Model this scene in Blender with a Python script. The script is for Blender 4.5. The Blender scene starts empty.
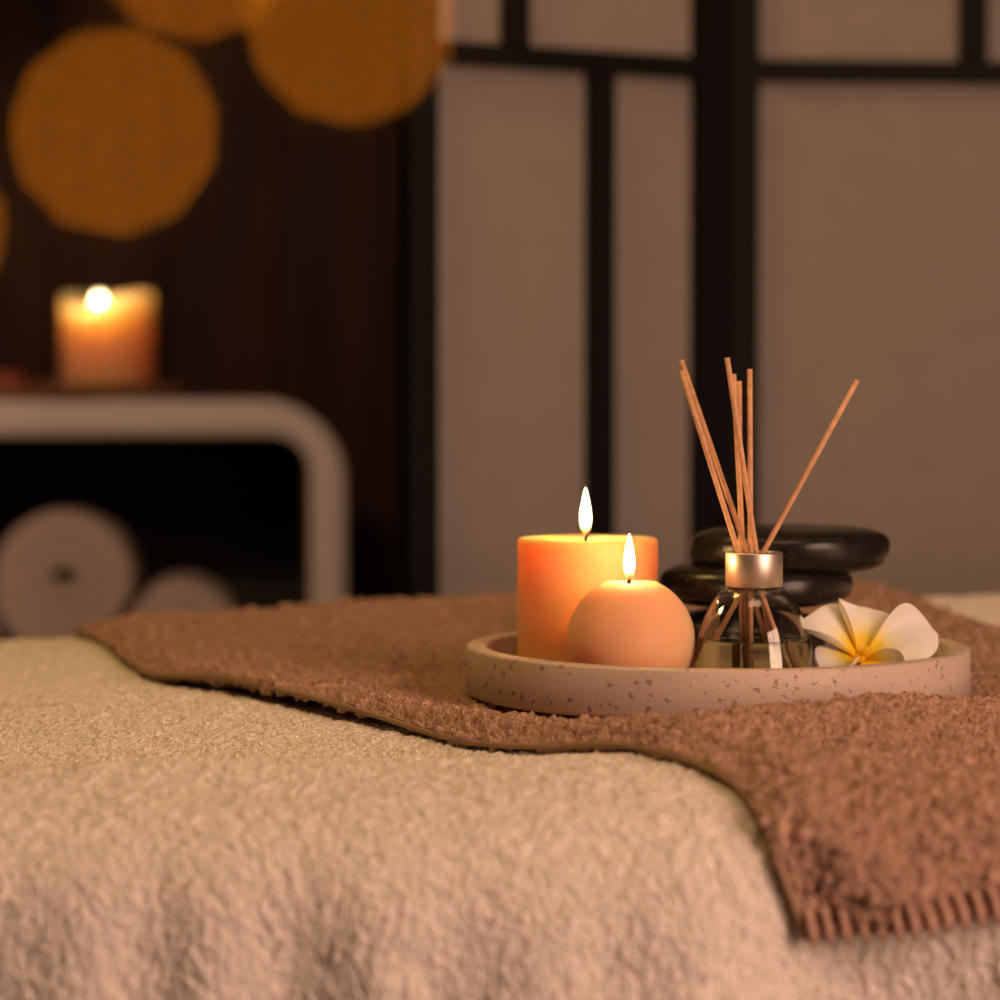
import bpy, bmesh, math, random
import numpy as np
from mathutils import Vector, Matrix, noise, Quaternion

random.seed(7)
C = bpy.context.scene.collection
SC = bpy.context.scene
PI = math.pi

# ------------------------------------------------------------------ camera numbers
F = 2694.0                      # focal length in pixels (97 mm on 36 mm)
CAM_Z = 0.95
PITCH = math.atan(110 / F)


def P(px, py, Y):
    """world point seen at pixel (px,py) at distance Y from the camera plane"""
    dx = (px - 500) / F
    du = (500 - py) / F
    dy = math.cos(PITCH) + du * math.sin(PITCH)
    dz = -math.sin(PITCH) + du * math.cos(PITCH)
    k = Y / dy
    return Vector((dx * k, Y, CAM_Z + dz * k))


# ------------------------------------------------------------------ materials
def new_mat(name):
    m = bpy.data.materials.new(name)
    m.use_nodes = True
    nt = m.node_tree
    return m, nt, nt.nodes['Principled BSDF'], nt.nodes['Material Output']


def N(nt, typ, **kw):
    n = nt.nodes.new(typ)
    for k, v in kw.items():
        if k in n.inputs:
            n.inputs[k].default_value = v
        else:
            setattr(n, k, v)
    return n


def ramp(nt, stops, interp='LINEAR'):
    n = nt.nodes.new('ShaderNodeValToRGB')
    cr = n.color_ramp
    cr.interpolation = interp
    while len(cr.elements) > 1:
        cr.elements.remove(cr.elements[-1])
    cr.elements[0].position = stops[0][0]
    cr.elements[0].color = tuple(stops[0][1]) + ((1,) if len(stops[0][1]) == 3 else ())
    for p, c in stops[1:]:
        e = cr.elements.new(p)
        e.color = tuple(c) + ((1,) if len(c) == 3 else ())
    return n


def simple(name, col, rough=0.6, metal=0.0, noise_amt=0.08, scale=40, bump=0.0, **extra):
    m, nt, b, o = new_mat(name)
    tc = N(nt, 'ShaderNodeTexCoord')
    nz = N(nt, 'ShaderNodeTexNoise', Scale=scale, Detail=4.0)
    nt.links.new(tc.outputs['Object'], nz.inputs['Vector'])
    r = ramp(nt, [(0.3, [c * (1 - noise_amt) for c in col]), (0.7, [min(1, c * (1 + noise_amt)) for c in col])])
    nt.links.new(nz.outputs['Fac'], r.inputs['Fac'])
    nt.links.new(r.outputs['Color'], b.inputs['Base Color'])
    b.inputs['Roughness'].default_value = rough
    b.inputs['Metallic'].default_value = metal
    for k, v in extra.items():
        b.inputs[k.replace('_', ' ')].default_value = v
    if bump:
        bp = N(nt, 'ShaderNodeBump', Strength=0.5, Distance=bump)
        nt.links.new(nz.outputs['Fac'], bp.inputs['Height'])
        nt.links.new(bp.outputs['Normal'], b.inputs['Normal'])
    return m


def terry(name, dark, light, amp, s1, s2, sheen=0.3):
    m, nt, b, o = new_mat(name)
    tc = N(nt, 'ShaderNodeTexCoord')
    n1 = N(nt, 'ShaderNodeTexNoise', Scale=s1, Detail=3.0, Roughness=0.6, Distortion=1.2)
    n2 = N(nt, 'ShaderNodeTexNoise', Scale=s2, Detail=2.0, Roughness=0.5, Distortion=0.8)
    n3 = N(nt, 'ShaderNodeTexNoise', Scale=s1 * 0.22, Detail=2.0)
    mp = N(nt, 'ShaderNodeMapping')
    mp.inputs['Scale'].default_value = (1, 1, .6)       # tufts lie down along the hanging part
    nt.links.new(tc.outputs['Object'], mp.inputs['Vector'])
    for n in (n1, n2, n3):
        nt.links.new(mp.outputs['Vector'], n.inputs['Vector'])
    a1 = N(nt, 'ShaderNodeMath', operation='MULTIPLY')
    a1.inputs[1].default_value = 1.0
    nt.links.new(n1.outputs['Fac'], a1.inputs[0])
    a2 = N(nt, 'ShaderNodeMath', operation='MULTIPLY_ADD')
    a2.inputs[1].default_value = 0.35
    nt.links.new(n2.outputs['Fac'], a2.inputs[0])
    nt.links.new(a1.outputs[0], a2.inputs[2])
    a3 = N(nt, 'ShaderNodeMath', operation='MULTIPLY_ADD')
    a3.inputs[1].default_value = 0.5
    nt.links.new(n3.outputs['Fac'], a3.inputs[0])
    nt.links.new(a2.outputs[0], a3.inputs[2])
    d = N(nt, 'ShaderNodeDisplacement', Midlevel=.925, Scale=amp)
    nt.links.new(a3.outputs[0], d.inputs['Height'])
    nt.links.new(d.outputs['Displacement'], o.inputs['Displacement'])
    r = ramp(nt, [(0.3, dark), (0.7, light)])
    nt.links.new(n2.outputs['Fac'], r.inputs['Fac'])
    nt.links.new(r.outputs['Color'], b.inputs['Base Color'])
    b.inputs['Roughness'].default_value = 0.95
    b.inputs['Specular IOR Level'].default_value = 0.1
    b.inputs['Sheen Weight'].default_value = sheen
    b.inputs['Sheen Roughness'].default_value = 0.6
    b.inputs['Sheen Tint'].default_value = tuple(light) + (1,)
    m.displacement_method = 'BOTH'
    return m


M = {}
M['white_terry'] = terry('white_terry', (.76, .70, .635), (.88, .82, .76), .0078, 105, 260)
M['brown_terry'] = terry('brown_terry', (.36, .228, .166), (.57, .365, .27), .0185, 100, 250)
M['hem'] = simple('hem_tape', (.36, .235, .14), .9, scale=600, bump=.0006)
M['stitch'] = simple('hem_stitch', (.52, .32, .235), .9, scale=500, bump=.0008)
M['roll'] = simple('roll_terry', (.62, .52, .46), .95, scale=160, bump=.003)
M['white_lacquer'] = simple('white_lacquer', (.78, .74, .70), .35, noise_amt=.02)
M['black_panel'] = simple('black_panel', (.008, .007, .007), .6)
M['black_lacquer'] = simple('black_lacquer', (.004, .0035, .003), .6, noise_amt=.2, Specular_IOR_Level=.15)
M['wick'] = simple('burnt_wick', (.02, .013, .01), .9)
M['reed'] = simple('reed_wood', (.72, .40, .22), .65, noise_amt=.18, scale=220)
M['plate_wood'] = simple('plate_wood', (.26, .115, .04), .5, noise_amt=.3, scale=30)
M['vinyl'] = simple('vinyl', (.55, .45, .36), .5)
M['leg_wood'] = simple('leg_wood', (.28, .16, .08), .5, noise_amt=.25)
M['copper'] = simple('copper_wire', (.35, .17, .07), .4, metal=1)
M['ceiling'] = simple('ceiling_paint', (.55, .48, .42), .9)
M['wall_paint'] = simple('wall_paint', (.30, .22, .16), .9)
M['red_wax'] = simple('red_wax', (.42, .10, .04), .5)


def wood_wall():
    m, nt, b, o = new_mat('dark_wood_panelling')
    tc = N(nt, 'ShaderNodeTexCoord')
    mp = N(nt, 'ShaderNodeMapping')
    mp.inputs['Scale'].default_value = (9, 9, .6)
    nt.links.new(tc.outputs['Object'], mp.inputs['Vector'])
    nz = N(nt, 'ShaderNodeTexNoise', Scale=2.2, Detail=5.0, Distortion=.4)
    nt.links.new(mp.outputs['Vector'], nz.inputs['Vector'])
    r = ramp(nt, [(.3, (.016, .006, .003)), (.55, (.040, .014, .005)), (.75, (.062, .021, .006))])
    nt.links.new(nz.outputs['Fac'], r.inputs['Fac'])
    nt.links.new(r.outputs['Color'], b.inputs['Base Color'])
    b.inputs['Roughness'].default_value = .6
    b.inputs['Specular IOR Level'].default_value = .2
    return m


M['wood_wall'] = wood_wall()


def floor_mat():
    m, nt, b, o = new_mat('wood_floor')
    tc = N(nt, 'ShaderNodeTexCoord')
    br = N(nt, 'ShaderNodeTexBrick', Scale=1.0)
    br.inputs['Color1'].default_value = (.12, .06, .03, 1)
    br.inputs['Color2'].default_value = (.09, .045, .02, 1)
    br.inputs['Mortar'].default_value = (.02, .012, .008, 1)
    br.inputs['Mortar Size'].default_value = .004
    br.inputs['Brick Width'].default_value = 1.2
    br.inputs['Row Height'].default_value = .14
    nt.links.new(tc.outputs['Object'], br.inputs['Vector'])
    nt.links.new(br.outputs['Color'], b.inputs['Base Color'])
    b.inputs['Roughness'].default_value = .4
    return m


M['floor'] = floor_mat()


def wax_mat(name, col, sss, rad, scale):
    m, nt, b, o = new_mat(name)
    tc = N(nt, 'ShaderNodeTexCoord')
    nz = N(nt, 'ShaderNodeTexNoise', Scale=55.0, Detail=3.0)
    nt.links.new(tc.outputs['Object'], nz.inputs['Vector'])
    r = ramp(nt, [(.3, [c * .96 for c in col]), (.7, col)])
    nt.links.new(nz.outputs['Fac'], r.inputs['Fac'])
    nt.links.new(r.outputs['Color'], b.inputs['Base Color'])
    b.inputs['Roughness'].default_value = .5
    b.inputs['Specular IOR Level'].default_value = .25
    b.inputs['Subsurface Weight'].default_value = sss
    b.inputs['Subsurface Radius'].default_value = rad
    b.inputs['Subsurface Scale'].default_value = scale
    bp = N(nt, 'ShaderNodeBump', Strength=.15, Distance=.001)
    nt.links.new(nz.outputs['Fac'], bp.inputs['Height'])
    nt.links.new(bp.outputs['Normal'], b.inputs['Normal'])
    return m


M['wax_pillar'] = wax_mat('peach_wax', (.93, .50, .21), 1.0, (1.0, .42, .12), .05)
M['wax_ball'] = wax_mat('pale_peach_wax', (.88, .52, .29), 1.0, (1.0, .42, .14), .030)
M['wax_far'] = wax_mat('orange_wax', (.95, .54, .27), 1.0, (1.0, .75, .5), .14)


def flame_mat(name, strength, base_z, height):
    m, nt, b, o = new_mat(name)
    nt.nodes.remove(b)
    tc = N(nt, 'ShaderNodeTexCoord')
    sp = N(nt, 'ShaderNodeSeparateXYZ')
    nt.links.new(tc.outputs['Object'], sp.inputs[0])
    mr = N(nt, 'ShaderNodeMapRange')
    mr.inputs['From Min'].default_value = base_z
    mr.inputs['From Max'].default_value = base_z + height
    nt.links.new(sp.outputs['Z'], mr.inputs['Value'])
    col = ramp(nt, [(0, (1, .32, .05)), (.22, (1, .62, .20)), (.45, (1, .82, .48)), (1, (1, .72, .34))])
    stg = ramp(nt, [(0, (.02,) * 3), (.12, (.07,) * 3), (.3, (.55,) * 3), (.5, (1,) * 3), (.9, (.8,) * 3), (1, (.3,) * 3)])
    nt.links.new(mr.outputs[0], col.inputs['Fac'])
    nt.links.new(mr.outputs[0], stg.inputs['Fac'])
    mul = N(nt, 'ShaderNodeMath', operation='MULTIPLY')
    mul.inputs[1].default_value = strength
    nt.links.new(stg.outputs['Color'], mul.inputs[0])
    em = N(nt, 'ShaderNodeEmission')
    nt.links.new(col.outputs['Color'], em.inputs['Color'])
    nt.links.new(mul.outputs[0], em.inputs['Strength'])
    tr = N(nt, 'ShaderNodeBsdfTransparent')
    ad = N(nt, 'ShaderNodeAddShader')
    nt.links.new(em.outputs[0], ad.inputs[0])
    nt.links.new(tr.outputs[0], ad.inputs[1])
    nt.links.new(ad.outputs[0], o.inputs['Surface'])
    return m


def glow_mat(name, col, strength):
    m, nt, b, o = new_mat(name)
    nt.nodes.remove(b)
    em = N(nt, 'ShaderNodeEmission', Strength=strength)
    em.inputs['Color'].default_value = tuple(col) + (1,)
    nt.links.new(em.outputs[0], o.inputs['Surface'])
    return m


def terrazzo():
    m, nt, b, o = new_mat('terrazzo')
    tc = N(nt, 'ShaderNodeTexCoord')
    base = N(nt, 'ShaderNodeTexNoise', Scale=25.0, Detail=4.0)
    nt.links.new(tc.outputs['Object'], base.inputs['Vector'])
    rb = ramp(nt, [(.3, (.58, .46, .385)), (.7, (.66, .535, .45))])
    nt.links.new(base.outputs['Fac'], rb.inputs['Fac'])
    dist = N(nt, 'ShaderNodeTexNoise', Scale=300.0, Detail=2.0)
    nt.links.new(tc.outputs['Object'], dist.inputs['Vector'])
    prev = rb.outputs['Color']
    for sc_, thr, col, cut in ((190, .30, (.33, .245, .20), .72), (420, .25, (.40, .31, .255), .6), (110, .16, (.27, .20, .165), .75)):
        mixv = N(nt, 'ShaderNodeMix', data_type='RGBA', blend_type='LINEAR_LIGHT')
        mixv.inputs[0].default_value = .0035
        nt.links.new(tc.outputs['Object'], mixv.inputs[6])
        nt.links.new(dist.outputs['Color'], mixv.inputs[7])
        vo = N(nt, 'ShaderNodeTexVoronoi', Scale=sc_)
        nt.links.new(mixv.outputs[2], vo.inputs['Vector'])
        lt = N(nt, 'ShaderNodeMath', operation='LESS_THAN')
        lt.inputs[1].default_value = thr
        nt.links.new(vo.outputs['Distance'], lt.inputs[0])
        sepc = N(nt, 'ShaderNodeSeparateColor')
        nt.links.new(vo.outputs['Color'], sepc.inputs[0])
        gt = N(nt, 'ShaderNodeMath', operation='GREATER_THAN')
        gt.inputs[1].default_value = cut
        nt.links.new(sepc.outputs[0], gt.inputs[0])
        f = N(nt, 'ShaderNodeMath', operation='MULTIPLY')
        nt.links.new(lt.outputs[0], f.inputs[0])
        nt.links.new(gt.outputs[0], f.inputs[1])
        mx = N(nt, 'ShaderNodeMix', data_type='RGBA')
        nt.links.new(f.outputs[0], mx.inputs[0])
        nt.links.new(prev, mx.inputs[6])
        mx.inputs[7].default_value = col + (1,)
        prev = mx.outputs[2]
    nt.links.new(prev, b.inputs['Base Color'])
    b.inputs['Roughness'].default_value = .55
    return m


M['terrazzo'] = terrazzo()


def stone_mat():
    m, nt, b, o = new_mat('black_basalt')
    tc = N(nt, 'ShaderNodeTexCoord')
    nz = N(nt, 'ShaderNodeTexNoise', Scale=140.0, Detail=6.0)
    nt.links.new(tc.outputs['Object'], nz.inputs['Vector'])
    r = ramp(nt, [(.35, (.008, .007, .0065)), (.7, (.022, .019, .017))])
    nt.links.new(nz.outputs['Fac'], r.inputs['Fac'])
    nt.links.new(r.outputs['Color'], b.inputs['Base Color'])
    b.inputs['Roughness'].default_value = .27
    b.inputs['Specular IOR Level'].default_value = .35
    bp = N(nt, 'ShaderNodeBump', Strength=.12, Distance=.0006)
    nt.links.new(nz.outputs['Fac'], bp.inputs['Height'])
    nt.links.new(bp.outputs['Normal'], b.inputs['Normal'])
    return m


M['stone'] = stone_mat()


def glass_mat(name, col, ior, rough=0.0):
    m, nt, b, o = new_mat(name)
    b.inputs['Base Color'].default_value = tuple(col) + (1,)
    b.inputs['Roughness'].default_value = rough
    b.inputs['IOR'].default_value = ior
    b.inputs['Transmission Weight'].default_value = 1.0
    return m


M['glass'] = glass_mat('clear_glass', (.97, .98, .95), 1.46)
M['oil'] = glass_mat('pale_oil', (.74, .75, .60), 1.40)


def capsule_mat():
    m, nt, b, o = new_mat('clear_capsule')
    nt.nodes.remove(b)
    lw = N(nt, 'ShaderNodeFresnel', IOR=1.3)
    tr = N(nt, 'ShaderNodeBsdfTransparent')
    gl = N(nt, 'ShaderNodeBsdfGlossy', Roughness=.05)
    mx = N(nt, 'ShaderNodeMixShader')
    nt.links.new(lw.outputs[0], mx.inputs[0])
    nt.links.new(tr.outputs[0], mx.inputs[1])
    nt.links.new(gl.outputs[0], mx.inputs[2])
    nt.links.new(mx.outputs[0], o.inputs['Surface'])
    return m


M['capsule'] = capsule_mat()


def metal_mat():
    m, nt, b, o = new_mat('brushed_metal')
    tc = N(nt, 'ShaderNodeTexCoord')
    mp = N(nt, 'ShaderNodeMapping')
    mp.inputs['Scale'].default_value = (1, 1, 60)
    nt.links.new(tc.outputs['Object'], mp.inputs['Vector'])
    nz = N(nt, 'ShaderNodeTexNoise', Scale=90.0, Detail=3.0)
    nt.links.new(mp.outputs['Vector'], nz.inputs['Vector'])
    b.inputs['Base Color'].default_value = (.78, .70, .62, 1)
    b.inputs['Metallic'].default_value = 1
    b.inputs['Roughness'].default_value = .42
    bp = N(nt, 'ShaderNodeBump', Strength=.08, Distance=.0005)
    nt.links.new(nz.outputs['Fac'], bp.inputs['Height'])
    nt.links.new(bp.outputs['Normal'], b.inputs['Normal'])
    return m


M['metal'] = metal_mat()


def petal_mat():
    m, nt, b, o = new_mat('frangipani_petal')
    tc = N(nt, 'ShaderNodeTexCoord')
    ln = N(nt, 'ShaderNodeVectorMath', operation='LENGTH')
    nt.links.new(tc.outputs['Object'], ln.inputs[0])
    nz = N(nt, 'ShaderNodeTexNoise', Scale=120.0, Detail=2.0)
    nt.links.new(tc.outputs['Object'], nz.inputs['Vector'])
    ad = N(nt, 'ShaderNodeMath', operation='MULTIPLY_ADD')
    ad.inputs[1].default_value = .006
    nt.links.new(nz.outputs['Fac'], ad.inputs[0])
    nt.links.new(ln.outputs['Value'], ad.inputs[2])
    mr = N(nt, 'ShaderNodeMapRange')
    mr.inputs['From Min'].default_value = .003
    mr.inputs['From Max'].default_value = .048
    nt.links.new(ad.outputs[0], mr.inputs['Value'])
    r = ramp(nt, [(0, (.85, .38, .0)), (.14, (.90, .54, .005)), (.28, (.90, .66, .05)), (.47, (.90, .82, .55)), (.62, (.88, .84, .78)), (1, (.88, .84, .80))])
    nt.links.new(mr.outputs[0], r.inputs['Fac'])
    nt.links.new(r.outputs['Color'], b.inputs['Base Color'])
    b.inputs['Roughness'].default_value = .5
    b.inputs['Specular IOR Level'].default_value = .3
    b.inputs['Subsurface Weight'].default_value = .35
    b.inputs['Subsurface Radius'].default_value = (1, .6, .3)
    b.inputs['Subsurface Scale'].default_value = .004
    return m


M['petal'] = petal_mat()


def paper_mat():
    m, nt, b, o = new_mat('shoji_paper')
    tc = N(nt, 'ShaderNodeTexCoord')
    nz = N(nt, 'ShaderNodeTexNoise', Scale=30.0, Detail=5.0)
    nt.links.new(tc.outputs['Object'], nz.inputs['Vector'])
    r = ramp(nt, [(.3, (.325, .29, .26)), (.7, (.35, .315, .28))])
    nt.links.new(nz.outputs['Fac'], r.inputs['Fac'])
    nt.links.new(r.outputs['Color'], b.inputs['Base Color'])
    b.inputs['Roughness'].default_value = .9
    b.inputs['Specular IOR Level'].default_value = .1
    return m


M['paper'] = paper_mat()


# ------------------------------------------------------------------ object helpers
def link(name, me, mat, parent=None, smooth=True):
    if mat is not None:
        me.materials.append(mat)
    if smooth:
        me.polygons.foreach_set('use_smooth', [True] * len(me.polygons))
    o = bpy.data.objects.new(name, me)
    C.objects.link(o)
    if parent is not None:
        o.parent = parent
    return o


def obj(name, bm, mat, parent=None, smooth=True):
    me = bpy.data.meshes.new(name)
    bmesh.ops.recalc_face_normals(bm, faces=bm.faces)
    bm.to_mesh(me)
    bm.free()
    return link(name, me, mat, parent, smooth)


def tag(o, label=None, cat=None, group=None, kind=None):
    if label: o['label'] = label
    if cat: o['category'] = cat
    if group: o['group'] = group
    if kind: o['kind'] = kind
    return o


def thing(name, label, cat, loc=(0, 0, 0), group=None):
    o = bpy.data.objects.new(name, None)
    o.empty_display_size = .02
    C.objects.link(o)
    o.location = loc
    return tag(o, label, cat, group)


def lathe_bm(profile, seg=96, center=(0, 0, 0), warp=None):
    """revolve (r,z) pairs; r==0 closes to a point"""
    bm = bmesh.new()
    rings = []
    cx, cy, cz = center
    for r, z in profile:
        if r < 1e-6:
            rings.append([bm.verts.new((cx, cy, cz + z))])
        else:
            ring = []
            for i in range(seg):
                a = 2 * PI * i / seg
                x, y, zz = r * math.cos(a), r * math.sin(a), z
                if warp:
                    x, y, zz = warp(x, y, zz, a)
                ring.append(bm.verts.new((cx + x, cy + y, cz + zz)))
            rings.append(ring)
    for A, B in zip(rings, rings[1:]):
        if len(A) == 1 and len(B) == 1:
            continue
        for i in range(seg):
            j = (i + 1) % seg
            if len(A) == 1:
                bm.faces.new((A[0], B[i], B[j]))
            elif len(B) == 1:
                bm.faces.new((A[i], B[0], A[j]))
            else:
                bm.faces.new((A[i], A[j], B[j], B[i]))
    return bm


def tube_bm(pts, rad, seg=10, closed=False, bm=None):
    bm = bm or bmesh.new()
    pts = [Vector(p) for p in pts]
    n = len(pts)
    rings = []
    up = Vector((0, 0, 1))
    prev = None
    for i, p in enumerate(pts):
        t = (pts[min(i + 1, n - 1)] - pts[max(i - 1, 0)]).normalized()
        if prev is None:
            a = t.cross(up)
            if a.length < 1e-3:
                a = t.cross(Vector((1, 0, 0)))
            a.normalize()
        else:
            a = (prev - t * prev.dot(t)).normalized()
        prev = a
        b = t.cross(a)
        r = rad(i / (n - 1)) if callable(rad) else rad
        rings.append([bm.verts.new(p + r * (math.cos(2 * PI * k / seg) * a + math.sin(2 * PI * k / seg) * b)) for k in range(seg)])
    for A, B in zip(rings, rings[1:]):
        for i in range(seg):
            j = (i + 1) % seg
            bm.faces.new((A[i], A[j], B[j], B[i]))
    bm.faces.new(rings[0])
    bm.faces.new(rings[-1])
    return bm


def box_bm(x0, x1, y0, y1, z0, z1, bev=0.0, bm=None, mtx=None):
    own = bmesh.new()
    bmesh.ops.create_cube(own, size=1)
    for v in own.verts:
        v.co = Vector(((x0 + x1) / 2 + v.co.x * (x1 - x0), (y0 + y1) / 2 + v.co.y * (y1 - y0), (z0 + z1) / 2 + v.co.z * (z1 - z0)))
    if bev:
        bmesh.ops.bevel(own, geom=list(own.edges), offset=bev, segments=3, affect='EDGES', profile=.5)
    if mtx is not None:
        own.transform(mtx)
    if bm is None:
        return own
    me = bpy.data.meshes.new('tmp')
    own.to_mesh(me)
    own.free()
    bm.from_mesh(me)
    bpy.data.meshes.remove(me)
    return bm


def sstep(a, b, x):
    t = np.clip((np.asarray(x, float) - a) / (b - a), 0, 1)
    return t * t * (3 - 2 * t)


# ------------------------------------------------------------------ the room
RX0, RX1, RY0, RY1, RZ = -1.9, 1.9, -1.4, 4.6, 2.5


def struct(name, bm, mat):
    return tag(obj(name, bm, mat, smooth=False), kind='structure')


struct('floor', box_bm(RX0, RX1, RY0, RY1, -.05, 0), M['floor'])
struct('ceiling', box_bm(RX0, RX1, RY0, RY1, RZ, RZ + .05), M['ceiling'])
struct('wall_left', box_bm(RX0 - .08, RX0, RY0, RY1, 0, RZ), M['wood_wall'])
struct('wall_right', box_bm(RX1, RX1 + .08, RY0, RY1, 0, RZ), M['wall_paint'])
struct('wall_front', box_bm(RX0, RX1, RY0 - .08, RY0, 0, RZ), M['wall_paint'])
bm = bmesh.new()
nplank = 20
for i in range(nplank):                       # panelling boards with narrow grooves
    w = (RX1 - RX0) / nplank
    box_bm(RX0 + i * w + .002, RX0 + (i + 1) * w - .002, RY1, RY1 + .03, 0, RZ, .003, bm)
box_bm(RX0, RX1, RY1 + .025, RY1 + .09, 0, RZ, 0, bm)
struct('wall_back', bm, M['wood_wall'])

# ------------------------------------------------------------------ the draped table
TRAY = Vector(((717 - 500) / F * 1.6, 1.6, 0))
TRAY_R, TRAY_H = .1493, .0285
RIM_Z = .7985
BASE_Z = RIM_Z - TRAY_H            # .770
BROWN_T = .0095                     # height of the brown towel's middle over the white one
FLAT = BASE_Z - BROWN_T - .0035    # level of the white towel under the tray

prof = []


def seg(p, q, n):
    for i in range(n):
        t = i / n
        prof.append((p[0] + (q[0] - p[0]) * t, p[1] + (q[1] - p[1]) * t))


def arc(c, r, a0, a1, n):
    for i in range(n):
        a = a0 + (a1 - a0) * i / n
        prof.append((c[0] + r * math.cos(a), c[1] + r * math.sin(a)))


TOPZ = .757
YF, YB, RF, RB = 1.190, 2.10, .055, .035
seg((YF - .02, .30), (YF, TOPZ - RF), 60)
arc((YF + RF, TOPZ - RF), RF, PI, PI / 2, 40)
seg((YF + RF, TOPZ), (YB - RB, TOPZ), 200)
arc((YB - RB, TOPZ - RB), RB, PI / 2, 0, 30)
seg((YB, TOPZ - RB), (YB + .005, .40), 40)
prof.append((YB + .005, .40))
prof = np.array(prof)
S_ARR = np.concatenate([[0], np.cumsum(np.hypot(*np.diff(prof, axis=0).T))])
S_MAX = S_ARR[-1]
S_EDGE = S_ARR[60]                  # where the drop begins to round over
S_TOP = S_ARR[100]                  # first point on the flat top
S_BACK = S_ARR[300]


def s_of_y(Y):                      # on the top
    return S_TOP + (Y - (YF + RF))


def lump(x, y, cx, cy, sx, sy, rot=0.0):
    c, s = math.cos(rot), math.sin(rot)
    u = (x - cx) * c + (y - cy) * s
    v = -(x - cx) * s + (y - cy) * c
    return np.exp(-.5 * ((u / sx) ** 2 + (v / sy) ** 2))


def wave_noise(x, y, seed, f):
    rng = np.random.RandomState(seed)
    out = np.zeros_like(x)
    for k in range(7):
        a = rng.uniform(0, 2 * PI)
        ff = f * rng.uniform(.6, 1.7)
        out += np.sin(ff * (x * math.cos(a) + y * math.sin(a)) + rng.uniform(0, 6.28)) * rng.uniform(.5, 1)
    return out / 3.5


def surface(x, s):
    """towel-top surface: arrays x, s -> X, Y, Z"""
    Y0 = np.interp(s, S_ARR, prof[:, 0])
    Z0 = np.interp(s, S_ARR, prof[:, 1])
    top = sstep(S_EDGE, S_TOP + .02, s) * (1 - sstep(S_BACK + .02, S_BACK + .12, s))
    # the stack of bedding swells toward the back and to the right
    k = np.interp(x, [-.6, -.34, -.22, -.1, 0, .14, .40, .7], [0, 0, .010, .019, .022, .024, .036, .036])
    h = k * sstep(1.66, 2.04, Y0)
    h += wave_noise(x, Y0, 3, 16) * .0035
    h += -.011 * lump(x, Y0, -.15, 1.42, .11, .035, -.1)
    h += .006 * lump(x, Y0, -.20, 1.31, .09, .03, .1)
    h += .006 * lump(x, Y0, -.17, 1.60, .12, .07, .2)
    h += .005 * lump(x, Y0, -.05, 1.33, .16, .04, .15)
    h += .010 * lump(x, Y0, .05, 1.285, .07, .05)
    dx, dy = x - TRAY.x, Y0 - TRAY.y
    rr = np.hypot(dx, dy)
    h += (FLAT - TOPZ - h) * (1 - sstep(.165, .26, rr))
    ang = np.arctan2(dy, dx)        # -pi/2 is toward the camera
    wgt = np.interp(ang, [-3.2, -2.4, -2.0, -1.6, -1.25, -.8, -.3, .2, .8, 3.2], [.15, .25, .35, .75, 1, .85, .45, .3, 0, .0])
    h += .019 * wgt * np.exp(-.5 * ((rr - .197) / np.where(rr < .197, .0155, .04)) ** 2) * sstep(1.26, 1.36, Y0)
    Z = Z0 + h * top
    # folds of the drop
    low = 1.75 * (1 - sstep(S_EDGE - .05, S_EDGE + .085, s))
    fold = (.010 * np.exp(-.5 * ((x + .185) / .020) ** 2) + .012 * np.exp(-.5 * ((x + .128) / .017) ** 2)
            + .010 * np.exp(-.5 * ((x + .056) / .019) ** 2) + .007 * np.exp(-.5 * ((x - .02) / .02) ** 2)
            + .010 * np.exp(-.5 * ((x - .085) / .02) ** 2) - .010 * sstep(.105, .165, x) + .006 * np.sin(x * 23 + 1))
    Y = Y0 - fold * low - .006 * wave_noise(x, Z0, 9, 22) * (1 - sstep(S_EDGE - .05, S_TOP, s))
    return x, Y, Z


def grid_obj(name, X, Y, Z, mat, parent=None):
    n, m = X.shape
    co = np.stack([X, Y, Z], -1).reshape(-1, 3).astype(np.float32)
    idx = np.arange(n * m).reshape(n, m)
    q = np.stack([idx[:-1, :-1], idx[1:, :-1], idx[1:, 1:], idx[:-1, 1:]], -1).reshape(-1, 4).astype(np.int32)
    me = bpy.data.meshes.new(name)
    me.vertices.add(len(co))
    me.vertices.foreach_set('co', co.ravel())
    me.loops.add(q.size)
    me.loops.foreach_set('vertex_index', q.ravel())
    me.polygons.add(len(q))
    me.polygons.foreach_set('loop_start', np.arange(0, q.size, 4, dtype=np.int32))
    me.update(calc_edges=True)
    return link(name, me, mat, parent)


def grid_normals(X, Y, Z):
    Pn = np.stack([X, Y, Z], -1)
    a = np.gradient(Pn, axis=0)
    b = np.gradient(Pn, axis=1)
    n = np.cross(a, b)
    n /= np.linalg.norm(n, axis=-1, keepdims=True) + 1e-12
    return n


def spaced(a, b, c, d, fine, coarse):
    return np.concatenate([np.arange(a, b, coarse), np.arange(b, c, fine), np.arange(c, d + 1e-9, coarse)])


# white towel
xs = spaced(-.95, -.42, .45, 1.05, .00155, .02)
ss = spaced(0, S_EDGE - .13, S_BACK + .02, S_MAX, .0017, .02)
XX, SSg = np.meshgrid(xs, ss, indexing='ij')
wX, wY, wZ = surface(XX, SSg)
white = grid_obj('white_towel', wX, wY, wZ, M['white_terry'])
tag(white, 'large cream white terry towel covering the massage table and hanging down its front', 'towel')

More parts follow.
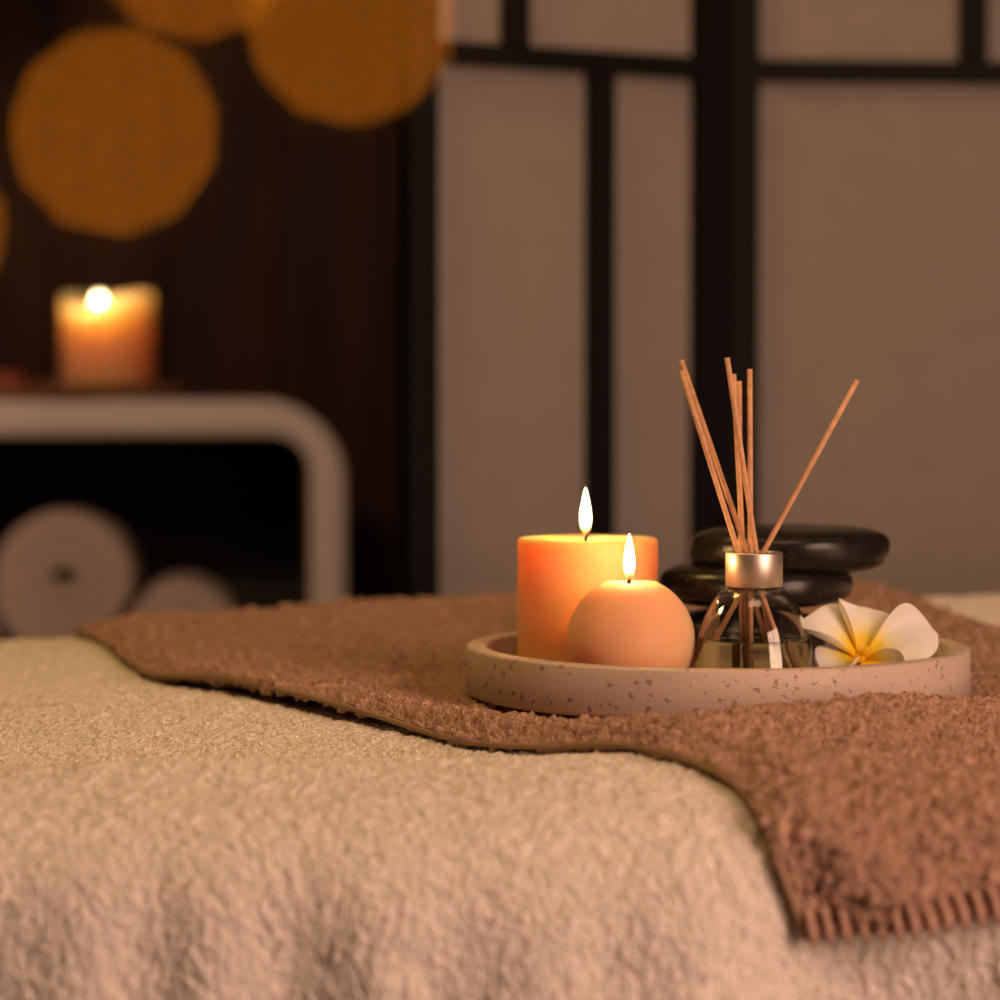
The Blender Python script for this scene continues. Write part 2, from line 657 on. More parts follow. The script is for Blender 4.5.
# brown towel: a cloth laid at an angle, its left edge running diagonally over the table
edge_px = [(60, 615, None), (92, 634, 2.05), (160, 680, 1.70), (230, 694, 1.64), (300, 706, 1.575), (390, 722, 1.50), (450, 735, 1.44), (540, 743, 1.41), (620, 753, 1.37)]
EL = [(-.36, s_of_y(2.20)), (-.322, s_of_y(2.06)), (-.222, s_of_y(1.735)), (-.170, s_of_y(1.655)), (-.120, s_of_y(1.575)), (-.062, s_of_y(1.50)),
      (-.024, s_of_y(1.435)), (.022, s_of_y(1.395)), (.062, s_of_y(1.355)), (.088, s_of_y(1.30)), (.108, s_of_y(1.255)), (.123, S_EDGE + .035),
      (.137, S_EDGE), (.146, S_EDGE - .02), (.152, S_EDGE - .05)]
EL = np.array(EL[::-1])             # increasing s


def x_left(s):
    k = np.array([.05, .25, .4, .25, .05])
    v = 0
    for w, d in zip(k, (-.04, -.02, 0, .02, .04)):
        v = v + w * np.interp(s + d, EL[:, 1], EL[:, 0])
    return v


S_HEM0 = S_EDGE + .006              # hem height at the front left corner


def s_hem(u):
    return S_HEM0 + .10 * u * .62 - .02 * np.exp(-(u / .012) ** 2) * 0


us = np.concatenate([np.arange(0, .52, .0026), np.arange(.52, 1.0001, .01)])
vs = np.arange(0, 1.0001, .00165)
U, V = np.meshgrid(us, vs, indexing='ij')
S_END = S_BACK + .16
Sg = s_hem(U) + V * (S_END - s_hem(U))
Xg = x_left(Sg) + U * .60


def brown_surface(Xg, Sg, lift=0.0):
    X, Y, Z = surface(Xg, Sg)
    n = grid_normals(X, Y, Z)
    if n[..., 2][n.shape[0] // 2, n.shape[1] // 2] < 0:
        n = -n
    d = Xg - x_left(Sg)
    off = BROWN_T + lift
    off = off - .0028 * np.exp(-(d / .014) ** 2)
    off = off + .006 * np.exp(-(d / .02) ** 2) * sstep(S_TOP + .22, S_TOP + .32, Sg) * (1 - sstep(S_TOP + .40, S_TOP + .55, Sg))
    # a diagonal crease on the hanging part
    xa, sa, xb, sb = .125, S_EDGE + .06, .205, S_EDGE - .005
    L = math.hypot(xb - xa, sb - sa)
    ux, us_ = (xb - xa) / L, (sb - sa) / L
    w = (Xg - xa) * ux + (Sg - sa) * us_
    q = -(Xg - xa) * us_ + (Sg - sa) * ux
    off = off + .008 * np.exp(-(q / .013) ** 2) * sstep(-.02, .02, w) * (1 - sstep(L - .02, L + .03, w))
    dx, dy = X - TRAY.x, Y - TRAY.y
    rr = np.hypot(dx, dy)
    off = off + .0030 * (1.0 + wave_noise(Xg, Sg, 21, 60)) * sstep(.17, .22, rr) * sstep(0, .03, d)
    return X + n[..., 0] * off, Y + n[..., 1] * off, Z + n[..., 2] * off


bX, bY, bZ = brown_surface(Xg, Sg)
brown = grid_obj('brown_towel', bX, bY, bZ, M['brown_terry'])
tag(brown, 'brown terry towel laid diagonally over the white towel, under the round tray', 'towel')
sol = brown.modifiers.new('thick', 'SOLIDIFY')
sol.thickness = .0050
sol.offset = -1 if True else 0


# hem tape along the long edge and stitched hem along the front edge
edge_pts = np.stack([bX[0], bY[0], bZ[0]], -1)
pts = [Vector(p) - Vector((.0005, 0, .0026)) for p in edge_pts[::6]]
obj('hem', tube_bm(pts, .0017, 8), M['hem'], brown)['label'] = 'tan tape along its long edge'
front = np.stack([bX[:, 0], bY[:, 0], bZ[:, 0]], -1)
pts = []
dist = 0
for i in range(0, len(front) - 1):
    a, b = Vector(front[i]), Vector(front[i + 1])
    nsub = max(1, int((b - a).length / .0011))
    for k in range(nsub):
        pts.append(a.lerp(b, k / nsub))
cum = [0]
for a, b in zip(pts, pts[1:]):
    cum.append(cum[-1] + (b - a).length)
bmh = bmesh.new()
tube_bm([p + Vector((0, .001, .001)) for p in pts], .0032, 8, bm=bmh)
obj('stitched_hem', bmh, M['stitch'], brown)
k = 0
bmh = bmesh.new()
for p, c in zip(pts, cum):
    if c >= k * .0076 and p.x < .45:          # overcast stitches
        k += 1
        q = [p + Vector((-.001, -.001, .011)), p + Vector((.0005, -.0036, .006)), p + Vector((.0015, -.0036, 0)), p + Vector((.003, -.001, -.0045))]
        tube_bm(q, .0020, 6, bm=bmh)
obj('stitching', bmh, M['stitch'], brown)

# massage table beneath
tb = thing('massage_table', 'massage table hidden under the cream white towel', 'massage table', (.1, 1.645, 0))


def local(bm, o):
    bm.transform(Matrix.Translation(-Vector(o.location)))
    return bm


obj('padded_top', local(box_bm(-.75, .95, 1.235, 2.055, .64, .725, .02), tb), M['vinyl'], tb)
for lx in (-.68, .88):
    for ly in (1.29, 2.0):
        obj('leg', local(box_bm(lx - .025, lx + .025, ly - .025, ly + .025, 0, .641, .004), tb), M['leg_wood'], tb)

# ------------------------------------------------------------------ tray
t = TRAY_R
prof_t = [(0, 0), (t - .003, 0), (t - .001, .0008), (t, .003), (t, TRAY_H - .0015), (t - .0006, TRAY_H - .0004), (t - .0018, TRAY_H),
          (t - .0112, TRAY_H), (t - .0122, TRAY_H - .0006), (t - .0126, TRAY_H - .002), (t - .0128, .0105), (t - .0142, .0086), (t - .017, .008), (0, .008)]
tray = obj('round_tray', lathe_bm(prof_t, 160), M['terrazzo'])
for p in tray.data.polygons:
    p.use_smooth = True
tray.location = (TRAY.x, TRAY.y, BASE_Z)
tag(tray, 'round beige terrazzo tray with dark flecks on the brown towel', 'tray')
FLOOR_Z = BASE_Z + .0085


# ------------------------------------------------------------------ candles
def flame_bm(w, h, lean=0.0):
    pr = [(0, 0), (.30, .03), (.62, .10), (.88, .2), (1.0, .32), (.96, .45), (.80, .6), (.56, .75), (.30, .88), (.12, .96), (0, 1.0)]
    return lathe_bm([(r * w, z * h) for r, z in pr], 24, warp=lambda x, y, z, a: (x + lean * (z / h) ** 2, y, z))


def wick_bm(h, lean, r=.0011):
    return tube_bm([(0, 0, -.004), (0, 0, h * .3), (lean * .35, 0, h * .65), (lean, 0, h)], r, 8)


def point(name, loc, watts, col, rad):
    l = bpy.data.lights.new(name, 'POINT')
    l.energy = watts
    l.color = col
    l.shadow_soft_size = rad
    o = bpy.data.objects.new(name, l)
    C.objects.link(o)
    o.location = loc
    return o


WARM = (1.0, .52, .17)

# pillar
pc = Vector((P(587.5, 600, 1.612).x, 1.612, FLOOR_Z))
PH = P(587, 541, 1.57).z - FLOOR_Z
pil = thing('pillar_candle', 'tall cylindrical peach candle with a lit wick behind the ball candle', 'candle', pc)
R = .0421
pr = [(0, 0), (R - .0015, 0), (R - .0004, .0006), (R, .002), (R, PH - .003), (R - .0006, PH - .001), (R - .002, PH - .0002), (R - .006, PH - .0006),
      (R * .6, PH - .0012), (R * .3, PH - .0024), (R * .12, PH - .0042), (0, PH - .0045)]
obj('wax', lathe_bm(pr, 128), M['wax_pillar'], pil)
wk = obj('wick', wick_bm(.0085, .0022), M['wick'], pil)
wk.location = (-.0012, 0, PH - .0045)
M['flame_a'] = flame_mat('flame_glow', 16, 0, .029)
fl = obj('flame', flame_bm(.0034, .0295), M['flame_a'], pil)
fl.location = (-.0012, 0, PH + .0005)
point('pillar_flame_light', pc + Vector((-.001, 0, PH + .016)), .17, WARM, .004)

# ball
bc = Vector((P(631, 600, 1.53).x, 1.53, FLOOR_Z))
ball = thing('ball_candle', 'round ball-shaped peach candle with a lit wick at the front of the tray', 'candle', bc)
RB_ = .0366
zc = P(631, 641, 1.53).z - FLOOR_Z
ztop = P(631, 583, 1.53).z - FLOOR_Z
a0 = math.asin(-min(.98, zc / RB_ * .999))
a1 = math.asin((ztop - zc) / RB_)
pr = [(0, 0)]
for i in range(41):
    a = a0 + (a1 - a0) * i / 40
    pr.append((RB_ * math.cos(a), zc + RB_ * math.sin(a)))
rt = RB_ * math.cos(a1)
pr += [(rt * .9, ztop + .0006), (rt * .7, ztop + .0001), (rt * .4, ztop - .0012), (rt * .15, ztop - .0026), (0, ztop - .003)]
obj('wax', lathe_bm(pr, 128), M['wax_ball'], ball)
wk = obj('wick', wick_bm(.0078, .0010), M['wick'], ball)
wk.location = (-.0013, 0, ztop - .003)
fl = obj('flame', flame_bm(.0033, .0275), M['flame_a'], ball)
fl.location = (-.001, 0, ztop + .001)
point('ball_flame_light', bc + Vector((-.001, 0, ztop + .015)), .13, WARM, .004)

# ------------------------------------------------------------------ reed diffuser
DY = 1.528
dc = Vector((P(754, 600, DY).x, DY, FLOOR_Z))
dif = thing('reed_diffuser', 'glass bottle of pale oil with a metal collar between ball candle and flower', 'diffuser', dc)
px2m = DY / F


def zrel(py):
    return P(754, py, DY).z - FLOOR_Z


outer = [(.0, 0.0), (.030, 0), (.0335, .0007), (.0352, .0025), (.0358, .006), (61.5 * px2m, zrel(667)), (59 * px2m, zrel(650)), (55 * px2m, zrel(633)),
         (50.5 * px2m, zrel(620)), (44 * px2m, zrel(605)), (39 * px2m, zrel(597.5)), (33 * px2m, zrel(591)), (26 * px2m, zrel(587.5)), (22 * px2m, zrel(587)), (21.5 * px2m, zrel(585)), (21.5 * px2m, zrel(560))]


def smooth_prof(p, n=60):
    """Catmull-Rom through the points"""
    pts = [Vector((a, b, 0)) for a, b in p]
    out = []
    for i in range(len(pts) - 1):
        p0, p1, p2, p3 = pts[max(i - 1, 0)], pts[i], pts[i + 1], pts[min(i + 2, len(pts) - 1)]
        for k in range(4):
            t_ = k / 4
            q = .5 * ((2 * p1) + (p2 - p0) * t_ + (2 * p0 - 5 * p1 + 4 * p2 - p3) * t_ ** 2 + (3 * p1 - p0 - 3 * p2 + p3) * t_ ** 3)
            out.append((max(q.x, 0), q.y))
    out.append(p[-1])
    return out


osm = [outer[0]] + smooth_prof(outer[1:])
TH = .0016
inner = []
for i in range(1, len(osm)):
    a = Vector(osm[max(i - 1, 0)])
    b = Vector(osm[min(i + 1, len(osm) - 1)])
    tdir = (b - a).normalized()
    nn = Vector((-tdir.y, tdir.x))
    q = Vector(osm[i]) + nn * TH
    if q.y > .0040 and q.x > .002:
        inner.append((q.x, q.y))
inner_full = [(0, .0040), (inner[0][0] * .9, .0040)] + inner
shell = osm + [(inner_full[-1][0], osm[-1][1])] + inner_full[::-1]
obj('bottle', lathe_bm(shell, 128), M['glass'], dif)
zl = zrel(638.5)
liq = [(0, .0036)] + [(r + .0003, z) for r, z in inner_full[1:] if z < zl - .001]
liq[1] = (liq[1][0], .0036)
rl = liq[-1][0] - .0004
liq += [(rl - .0004, zl + .0006), (rl - .0022, zl), (0, zl)]
obj('oil', lathe_bm(liq, 128), M['oil'], dif)['label'] = 'pale greenish oil in the lower part of the bottle'
cr = 28.6 * px2m
zt, zb = zrel(552), zrel(586.5)
col = [(22.5 * px2m, zb), (cr - .0006, zb), (cr, zb + .0006), (cr, zt - .0008), (cr - .0002, zt - .0003), (cr - .0008, zt), (23.5 * px2m, zt), (23 * px2m, zt - .0006), (22.5 * px2m, zb), ]
obj('collar', lathe_bm(col, 96), M['metal'], dif)['label'] = 'brushed silver metal collar'

reeds = [  # tip px, neck px at y=551, depth at neck, depth lean per metre, end py, label
    ((680.5, 371), 738, .0005, -.05, 672, 'thin reed stick at the far left of the bundle, its tip the lower of two'),
    ((682.5, 360), 747, -.0015, .10, 676, 'thin reed stick leaning left, its tip just above its neighbour'),
    ((725.5, 358), 756, -.0055, -.10, 676, 'thin reed stick with the highest tip of the bundle, leaning slightly left'),
    ((734.0, 374), 743, .0055, .03, 672, 'thin upright reed stick crossing behind the highest one'),
    ((739.5, 381), 741, .0095, .02, 668, 'thin upright reed stick mostly hidden behind two others'),
    ((750.8, 369), 750.5, .0025, .06, 676, 'thin reed stick standing straight up in the middle of the bottle'),
    ((857.0, 380), 764, .0000, -.02, 660, 'lone reed stick leaning far to the right'),
]
for (tx, ty), nx, dd, lean, ey, lab in reeds:
    Yn = DY + dd
    a = P(nx, 551, Yn)
    tip = P(tx, ty, Yn)
    slope = (tip - a) / (tip.z - a.z)
    slope.y = lean
    bz = P(nx, ey, Yn).z
    def at(z):
        q = a + slope * (z - a.z)
        return q
    top = at(tip.z)
    bot = at(max(bz, FLOOR_Z + .0045))
    # keep the foot inside the glass
    dv = Vector((bot.x - dc.x, bot.y - dc.y))
    lim = .0305
    if dv.length > lim:
        bot = at(bot.z + .012)
    bm = tube_bm([bot, bot.lerp(top, .33), bot.lerp(top, .66), top], .00155, 12)
    o = obj('reed_stick', bm, M['reed'])
    tag(o, lab, 'reed stick', 'reed sticks standing in the diffuser')
    # put the origin at its foot
    o.data.transform(Matrix.Translation(-bot))
    o.location = bot
    for pgn in o.data.polygons:
        if len(pgn.vertices) > 4:
            pgn.use_smooth = False


# ------------------------------------------------------------------ stones
def stone(px0, px1, py0, py1, Y, depth, label, ex=2.6, rot=0.0, flat=.5, tilt=0.0, sk=0.0):
    w = (px1 - px0) / 2 * Y / F
    c = P((px0 + px1) / 2, (py0 + py1) / 2, Y)
    hz = (py1 - py0) / 2 * Y / F - depth * .5 * .03
    bm = bmesh.new()
    bmesh.ops.create_uvsphere(bm, u_segments=64, v_segments=40, radius=1)
    for v in bm.verts:
        x, y, z = v.co
        r = math.hypot(x, y)
        # rounded-disc profile: superellipse
        a = math.atan2(z, r)
        cr_, cz_ = abs(math.cos(a)) ** (2 / ex), abs(math.sin(a)) ** (2 / 3.0)
        if r > 1e-6:
            x, y = x / r * cr_, y / r * cr_
        z = math.copysign(cz_, z)
        nz = noise.noise(Vector((x * 1.1 + px0, y * 1.1, z * .6 + py0))) * .06
        x *= 1 + nz
        y *= 1 + nz
        z *= 1 + sk * x
        v.co = (x * w, y * depth, z * hz)
    bm.transform(Matrix.Rotation(rot, 4, 'Z') @ Matrix.Rotation(tilt, 4, 'Y'))
    o = obj('massage_stone', bm, M['stone'])
    o.location = c
    tag(o, label, 'stone', 'black massage stones stacked on the tray')
    return o


stone(666, 826, 606, 667.0, 1.672, .046, 'black stone at the bottom of the stack, half hidden behind the glass bottle', 2.5)
stone(659, 852, 560.5, 607.5, 1.672, .050, 'flat black stone in the middle of the stack, poking out left behind the ball candle', 3.8, tilt=0.0)
stone(690, 888, 524, 574, 1.676, .052, 'wide flat black stone on top of the stack behind the reed sticks', 4.2)

# ------------------------------------------------------------------ frangipani flower
fc = P(861, 659, 1.532)
flower = thing('frangipani_flower', 'white frangipani flower with a yellow centre, at the right end of the tray', 'flower', fc)
tiltf = math.radians(40)


def petal_bm(L, W, rise, roll, ang, curl=.35, tipw=0.0, spin=.18):
    bm = bmesh.new()
    n, m = 26, 17
    gridv = []
    for i in range(n):
        t_ = i / (n - 1)
        wdt = W * (math.sin(PI * (.06 + .94 * t_) ** 1.8) ** .55 if t_ < 1 else 0)
        wdt = max(wdt, W * (.16 if t_ < .5 else .02))
        row = []
        # spine: rises steeply out of the throat, then flares outward
        rad = L * (.06 + .94 * t_) * math.cos(rise * (1 - .35 * t_))
        hgt = L * t_ * math.sin(rise * (1.15 - .45 * t_)) - curl * L * max(0, t_ - .55) ** 2
        for j in range(m):
            v = -1 + 2 * j / (m - 1)
            x = rad
            y = v * wdt + spin * L * t_ ** 1.5 * .4
            z = hgt + .10 * W * v * math.sin(PI * min(1, t_ * 1.1)) + .28 * wdt * v * v * (1 - .5 * t_)
            if v > .45:                 # rolled-in edge
                e = (v - .45) / .55
                z += roll * W * e * e * math.sin(PI * t_) ** .8
                y -= roll * W * .55 * e * e * math.sin(PI * t_) ** .8
            if v < -.5:
                e = (-v - .5) / .5
                z -= .16 * W * e * e * math.sin(PI * t_)
            x -= abs(v) ** 2 * .04 * L * t_
            row.append(bm.verts.new((x, y, z)))
        gridv.append(row)
    for i in range(n - 1):
        for j in range(m - 1):
            bm.faces.new((gridv[i][j], gridv[i + 1][j], gridv[i + 1][j + 1], gridv[i][j + 1]))
    bm.transform(Matrix.Rotation(ang, 4, 'Z'))
    bm.transform(Matrix.Rotation(tiltf, 4, 'X'))
    return bm


petals = [  # length, half width, rise, roll, angle (deg, face-on, counterclockwise)
    (.0410, .0205, .66, .35, 146, .55),
    (.0350, .0205, .52, .50, 78, .45),
    (.0495, .0190, .34, .40, 15, .8),
    (.0330, .0165, .50, .4, 212, .55),
    (.0330, .0140, .42, .6, -60, .6),
]
for L, W, rise, roll, ang, curl in petals:
    o = obj('petal', petal_bm(L, W, rise, roll, math.radians(ang), curl), M['petal'], flower)
    md = o.modifiers.new('thick', 'SOLIDIFY')
    md.thickness = .0009
    md.offset = 0
    md = o.modifiers.new('sub', 'SUBSURF')
    md.levels = md.render_levels = 1
ax = Matrix.Rotation(tiltf, 3, 'X') @ Vector((0, 0, 1))
obj('flower_tube', tube_bm([ax * .003, ax * -.004, ax * -.010 + Vector((0, 0, -.002)), ax * -.0155 + Vector((0, 0, -.005))], lambda q: .0033 - .0013 * q, 12),
    M['petal'], flower)
obj('stamen', tube_bm([ax * .001, ax * .004 + Vector((.001, 0, .001)), ax * .0075 + Vector((.003, 0, .0015))], .0011, 8), M['petal'], flower)

# ------------------------------------------------------------------ folding screen
PT = .028                       # frame thickness


def panel(parent, A, B, cells):
    """one screen panel from plan point A to B; builds into the parent's parts"""
    A, B = Vector(A), Vector(B)
    w = (B - A).length
    mtx = Matrix.Translation((A.x, A.y, 0)) @ Matrix.Rotation(math.atan2(B.y - A.y, B.x - A.x), 4, 'Z')
    fr = bmesh.new()
    SW = .0325
    H0, H1 = .02, 1.78
    box_bm(.0015, SW, -PT / 2, PT / 2, 0, H1, .002, fr)
    box_bm(w - SW, w - .0015, -PT / 2, PT / 2, 0, H1, .002, fr)
    box_bm(SW, w - SW, -PT / 2, PT / 2, .03, .07, .002, fr)
    box_bm(SW, w - SW, -PT / 2, PT / 2, H1 - .035, H1, .002, fr)
    fr.transform(mtx)
    out = [('panel_frame', fr, M['black_lacquer'])]
    # crossing bars, each a part
    for (x0, x1, z0, z1) in cells:
        lb = box_bm(x0, x1, -.009, .009, z0, z1, .001)
        lb.transform(mtx)
        out.append(('lattice_bar', lb, M['black_lacquer']))
    pp = box_bm(SW - .004, w - SW + .004, .0092, .0112, .05, H1 - .02)
    pp.transform(mtx)
    out.append(('paper', pp, M['paper']))
    for nm, b_, mt in out:
        b_.transform(Matrix.Translation(-Vector(parent.location)))
        obj(nm, b_, mt, parent, smooth=False)
    return w


YS = 2.68
A = Vector(((402 - 500) / F * YS * .941, YS * .941))
B = Vector(((722 - 500) / F * YS, YS))
ZBAR = CAM_Z + 318 / F * YS
scr = thing('folding_screen', 'black folding screen with pale paper panes behind the massage table', 'folding screen', (B.x, B.y, 0))


def u_of(px, A, B):             # where the panel line meets the pixel column
    k = (px - 500) / F
    d = B - A
    tt = (k * A.y - A.x) / (d.x - k * d.y)
    return tt * d.length


w1 = (B - A).length
bw = .0125
zb0, zb1 = ZBAR - .0105, ZBAR + .0105
u600, u515 = u_of(600, A, B), u_of(515, A, B)
panel(scr, A, B, [(.03, w1 - .03, zb0, zb1), (u600 - bw, u600 + bw, .66, zb0), (u515 - bw, u515 + bw, zb1, 1.75), (.03, w1 - .03, .64, .66), (u515 - bw, u515 + bw, .06, .64)])
ang2 = math.radians(5.5)
D = B + Vector((math.cos(ang2), math.sin(ang2))) * w1
B2 = B + Vector((.002, .002))
u970 = u_of(971, B2, D)
panel(scr, B2, D, [(.03, w1 - .03, zb0, zb1), (u970 - bw, u970 + bw, zb1, 1.75), (.03, w1 - .03, .64, .66)])

# ------------------------------------------------------------------ console with rolled towels
YC = 3.9
CX = P(345, 420, YC).x
con = thing('white_console', 'white console with rounded corners standing at the left, rolled towels inside', 'console', (CX, YC, 0))
con.rotation_euler = (0, 0, math.radians(5))
CW, CD, CT = 1.25, .36, .050
CH = P(200, 401, YC - .02).z


def ring_outline(x0, x1, z1, r, n=14):
    pts = [(x0, 0)]
    for i in range(n + 1):
        a = PI - PI / 2 * i / n
        pts.append((x0 + r + r * math.cos(a), z1 - r + r * math.sin(a)))
    for i in range(n + 1):
        a = PI / 2 - PI / 2 * i / n
        pts.append((x1 - r + r * math.cos(a), z1 - r + r * math.sin(a)))
    pts.append((x1, 0))
    return pts


oo = ring_outline(-CW, 0, CH, .118)
ii = ring_outline(-CW + CT, -CT, CH - CT, .055)
bm = bmesh.new()
lay = []
for y in (0, CD):
    lay.append(([bm.verts.new((x, y, z)) for x, z in oo], [bm.verts.new((x, y, z)) for x, z in ii]))
(of, if_), (ob, ib) = lay
for i in range(len(oo) - 1):
    bm.faces.new((of[i], of[i + 1], if_[i + 1], if_[i]))
    bm.faces.new((ob[i + 1], ob[i], ib[i], ib[i + 1]))
    bm.faces.new((of[i + 1], of[i], ob[i], ob[i + 1]))
    bm.faces.new((if_[i], if_[i + 1], ib[i + 1], ib[i]))
for e in (0, -1):
    bm.faces.new((of[e], if_[e], ib[e], ob[e]))
frame = obj('frame', bm, M['white_lacquer'], con)
mdb = frame.modifiers.new('bev', 'BEVEL')
mdb.width = .006
mdb.segments = 3
mdb.limit_method = 'ANGLE'
mdb.angle_limit = math.radians(50)
BOARD = P(186, 712, YC + .01).z
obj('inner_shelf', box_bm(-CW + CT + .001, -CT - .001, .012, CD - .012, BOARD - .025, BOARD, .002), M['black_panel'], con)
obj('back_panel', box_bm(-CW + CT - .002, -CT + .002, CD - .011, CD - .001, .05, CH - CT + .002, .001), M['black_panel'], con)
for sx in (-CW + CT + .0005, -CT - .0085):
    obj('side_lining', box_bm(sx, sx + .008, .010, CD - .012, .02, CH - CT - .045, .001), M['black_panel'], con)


def roll(px, py, r_px, label):
    Y = YC + .005
    r = r_px * Y / F
    c = P(px, py, Y)
    c.z = max(c.z, BOARD + r * 1.03)
    bm = bmesh.new()
    # spiral sheet with thickness, extruded in depth
    turns, th = 3.3, r / 3.75
    nseg = 110
    prof_ = []
    for i in range(nseg + 1):
        a = 2 * PI * turns * i / nseg
        rr = r * .10 + (r * .90 - th * .5) * (i / nseg) ** .95
        prof_.append((a, rr))
    rows = []
    L = .25
    for (y, shrink) in ((0, .72), (.006, .92), (.014, 1), (L - .014, 1), (L - .006, .92), (L, .72)):
        ring_o, ring_i = [], []
        for a, rr in prof_:
            wob = 1 + .02 * math.sin(3 * a + px)
            ro, ri = (rr + th * .47 * shrink) * wob, max(.001, rr - th * .47 * shrink) * wob
            ring_o.append(bm.verts.new((ro * math.cos(a), y, ro * math.sin(a))))
            ring_i.append(bm.verts.new((ri * math.cos(a), y, ri * math.sin(a))))
        rows.append((ring_o, ring_i))
    for (o1, i1), (o2, i2) in zip(rows, rows[1:]):
        for k_ in range(nseg):
            bm.faces.new((o1[k_], o1[k_ + 1], o2[k_ + 1], o2[k_]))
            bm.faces.new((i1[k_ + 1], i1[k_], i2[k_], i2[k_ + 1]))
        bm.faces.new((o1[0], o2[0], i2[0], i1[0]))
        bm.faces.new((o1[-1], i1[-1], i2[-1], o2[-1]))
    for (o1, i1) in (rows[0], rows[-1]):
        for k_ in range(nseg):
            bm.faces.new((o1[k_], i1[k_], i1[k_ + 1], o1[k_ + 1]))
    bm.transform(Matrix.Rotation(math.radians(200), 4, 'Y'))
    bm.transform(Matrix.Rotation(math.radians(5), 4, 'Z'))
    o = obj('rolled_towel', bm, M['roll'])
    o.location = c
    tag(o, label, 'rolled towel', 'rolled towels inside the console')


roll(66, 583, 79, 'big rolled beige towel resting on top of the other rolls inside the console')
roll(186, 645, 67, 'rolled beige towel at the right of the pile, low inside the console')
roll(-58, 645, 67, 'rolled beige towel at the far left of the pile, low inside the console')

# wooden plate + far candle + red stub on the console
YK = YC + .09
pl_c = P(85, 390, YK + .02)
ztop_c = CH + .0004
plate = obj('wooden_plate', lathe_bm([(0, 0), (.14, 0), (.153, .004), (.163, .022), (.161, .0245), (.156, .0225), (.146, .008), (.138, .0055), (0, .0055)], 72), M['plate_wood'])
plate.location = (pl_c.x - .012, YK + .02, ztop_c)
tag(plate, 'round dark wooden plate under the lit candle on the white console', 'plate')
fcz = ztop_c + .006
fcx = P(107, 330, YK).x
far = thing('candle', 'blurred lit orange candle on the wooden plate on the white console', 'candle', (fcx, YK, fcz))
RFC = .0460 * YK / 2.694
HFC = P(100, 292, YK).z - fcz


def melt(x, y, z, a):
    if z > HFC * .6:                    # burnt down toward the front left
        f = max(0.0, math.cos(a - math.radians(-122))) ** 2
        z -= f * .024 * (z - HFC * .6) / (HFC * .4)
    return x, y, z


pr = [(0, 0), (RFC - .002, 0), (RFC, .003), (RFC, HFC * .6), (RFC, HFC * .8), (RFC, HFC - .004), (RFC - .0015, HFC - .001), (RFC - .004, HFC), (RFC - .007, HFC - .002), (RFC - .010, HFC - .012),
      (RFC - .014, HFC - .020), (RFC * .5, HFC - .022), (0, HFC - .023)]
obj('wax', lathe_bm(pr, 96, warp=melt), M['wax_far'], far)
wk = obj('wick', wick_bm(.010, .001, .0013), M['wick'], far)
wk.location = (-.008, -.030, HFC - .034)
M['flame_b'] = flame_mat('far_flame_glow', 20, 0, .03)
fl = obj('flame', flame_bm(.0085, .034), M['flame_b'], far)
fl.location = (-.0065, -.032, HFC - .036)
point('far_flame_light', (fcx - .0085, YK - .030, fcz + HFC + .008), .17, WARM, .006)
rs = P(12, 380, YK)
red = obj('votive_candle', lathe_bm([(0, 0), (.026, 0), (.028, .002), (.028, .030), (.0265, .033), (.02, .0325), (0, .031)], 48), M['red_wax'])
red.location = (rs.x - .006, YK, ztop_c + .0129)
tag(red, 'small dark red unlit candle at the left edge, beside the lit orange one', 'candle')
red.location = (rs.x - .01, YK + .005, ztop_c + .006)

# ------------------------------------------------------------------ fairy lights hung near the camera
YL = .2372
bulbs = [P(-98, 228, YL), P(114, 131, YL), P(194, -64, YL), P(350, 21, YL)]
fs = thing('fairy_lights', 'string of tiny amber fairy lights hanging in the upper left, seen as big round glows', 'string lights', bulbs[1])


def cr_curve(pts, n=16):
    pts = [Vector(p) for p in pts]
    out = []
    for i in range(len(pts) - 1):
        p0, p1, p2, p3 = pts[max(i - 1, 0)], pts[i], pts[i + 1], pts[min(i + 2, len(pts) - 1)]
        for k_ in range(n):
            t_ = k_ / n
            out.append(.5 * ((2 * p1) + (p2 - p0) * t_ + (2 * p0 - 5 * p1 + 4 * p2 - p3) * t_ ** 2 + (3 * p1 - p0 - 3 * p2 + p3) * t_ ** 3))
    out.append(pts[-1])
    return out


o0 = Vector(fs.location)
off = Vector((0, .0016, 0))
wire_pts = [Vector((-.16, YL, 2.498)), Vector((-.155, YL, 1.7)), Vector((-.12, YL, 1.1))] + [b + off for b in bulbs] + [Vector((-.004, YL, 1.05)), Vector((0.0, YL, 1.6)), Vector((.004, YL, 2.498))]
obj('wire', tube_bm([p - o0 for p in cr_curve(wire_pts)], .00022, 6), M['copper'], fs)
M['bulb_glow'] = glow_mat('amber_glow', (1.0, .27, .006), 17.5)
for b in bulbs:
    bm = bmesh.new()
    bmesh.ops.create_icosphere(bm, subdivisions=3, radius=.0009)
    g = obj('bulb', bm, M['bulb_glow'], fs)
    g.location = b - o0
    bm = bmesh.new()
    bmesh.ops.create_uvsphere(bm, u_segments=20, v_segments=14, radius=.0026)
    for v in bm.verts:
        v.co.z *= 1.25
    obj('clear_drop', bm, M['capsule'], g)


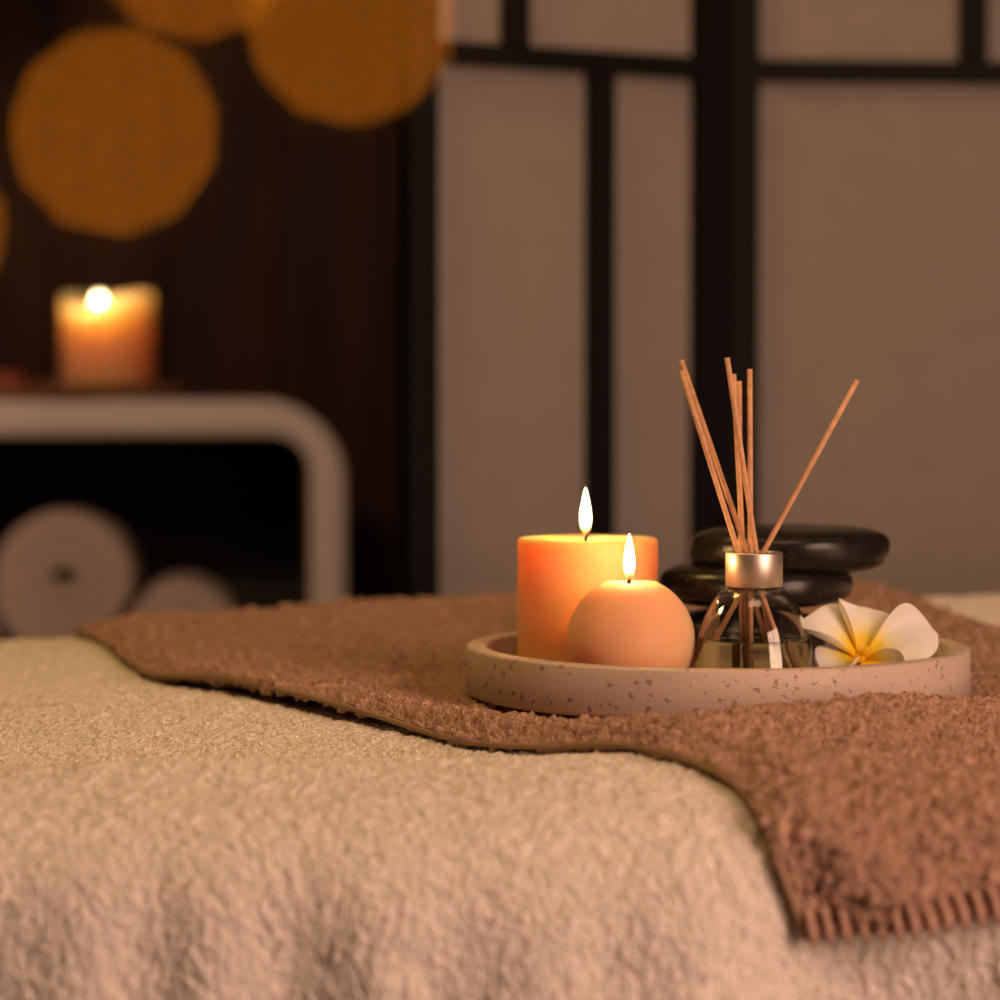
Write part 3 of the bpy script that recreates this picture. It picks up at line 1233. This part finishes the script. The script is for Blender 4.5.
# ------------------------------------------------------------------ lights
def area(name, loc, target, sx, sy, watts, col):
    l = bpy.data.lights.new(name, 'AREA')
    l.shape = 'RECTANGLE'
    l.size, l.size_y = sx, sy
    l.energy = watts
    l.color = col
    o = bpy.data.objects.new(name, l)
    C.objects.link(o)
    o.location = loc
    o.rotation_euler = (Vector(target) - Vector(loc)).to_track_quat('-Z', 'Y').to_euler()
    return o


area('room_lamp_right', (1.30, .08, 1.25), (.08, 1.42, .76), .8, 1.2, 33.5, (1, .60, .43))
area('ceiling_fill', (.1, .9, 2.45), (.1, 1.8, .7), .8, .8, 9, (1, .60, .36))  # unseen soft fill from above, added to lift the towel tops
area('lamp_left', (-.6, 1.85, 2.2), (-.2, 1.5, .76), .3, .3, 8, (1, .60, .15))
sl = bpy.data.lights.new('console_fill_spot', 'SPOT')  # unseen spot added to brighten the console, its rolls and candle
sl.energy = 80
sl.color = (1, .60, .42)
sl.shadow_soft_size = .06
sl.spot_size = math.radians(48)
sl.spot_blend = .6
so = bpy.data.objects.new('console_fill_spot', sl)
C.objects.link(so)
so.location = (-1.1, 1.7, 2.3)
so.rotation_euler = (Vector((-.62, 3.9, .78)) - Vector(so.location)).to_track_quat('-Z', 'Y').to_euler()

w = bpy.data.worlds.new('world')
SC.world = w
w.use_nodes = True
w.node_tree.nodes['Background'].inputs[0].default_value = (.02, .012, .008, 1)
w.node_tree.nodes['Background'].inputs[1].default_value = 1

# ------------------------------------------------------------------ camera
cam = bpy.data.cameras.new('camera')
cam.sensor_width = 36
cam.lens = 36 * F / 1000
cam.clip_start = .01
cam.dof.use_dof = True
cam.dof.focus_distance = 1.49
cam.dof.aperture_fstop = (cam.lens / 1000) / .022
cam.dof.aperture_blades = 11
cam.dof.aperture_rotation = math.radians(12)
co = bpy.data.objects.new('camera', cam)
C.objects.link(co)
co.location = (0, 0, CAM_Z)
co.rotation_euler = (PI / 2 - PITCH, 0, 0)
SC.camera = co

SC.view_settings.view_transform = 'Standard'
SC.view_settings.look = 'None'
SC.view_settings.exposure = -.15
SC.view_settings.gamma = 1
SC.view_settings.use_curve_mapping = False
SC.cycles.use_denoising = True
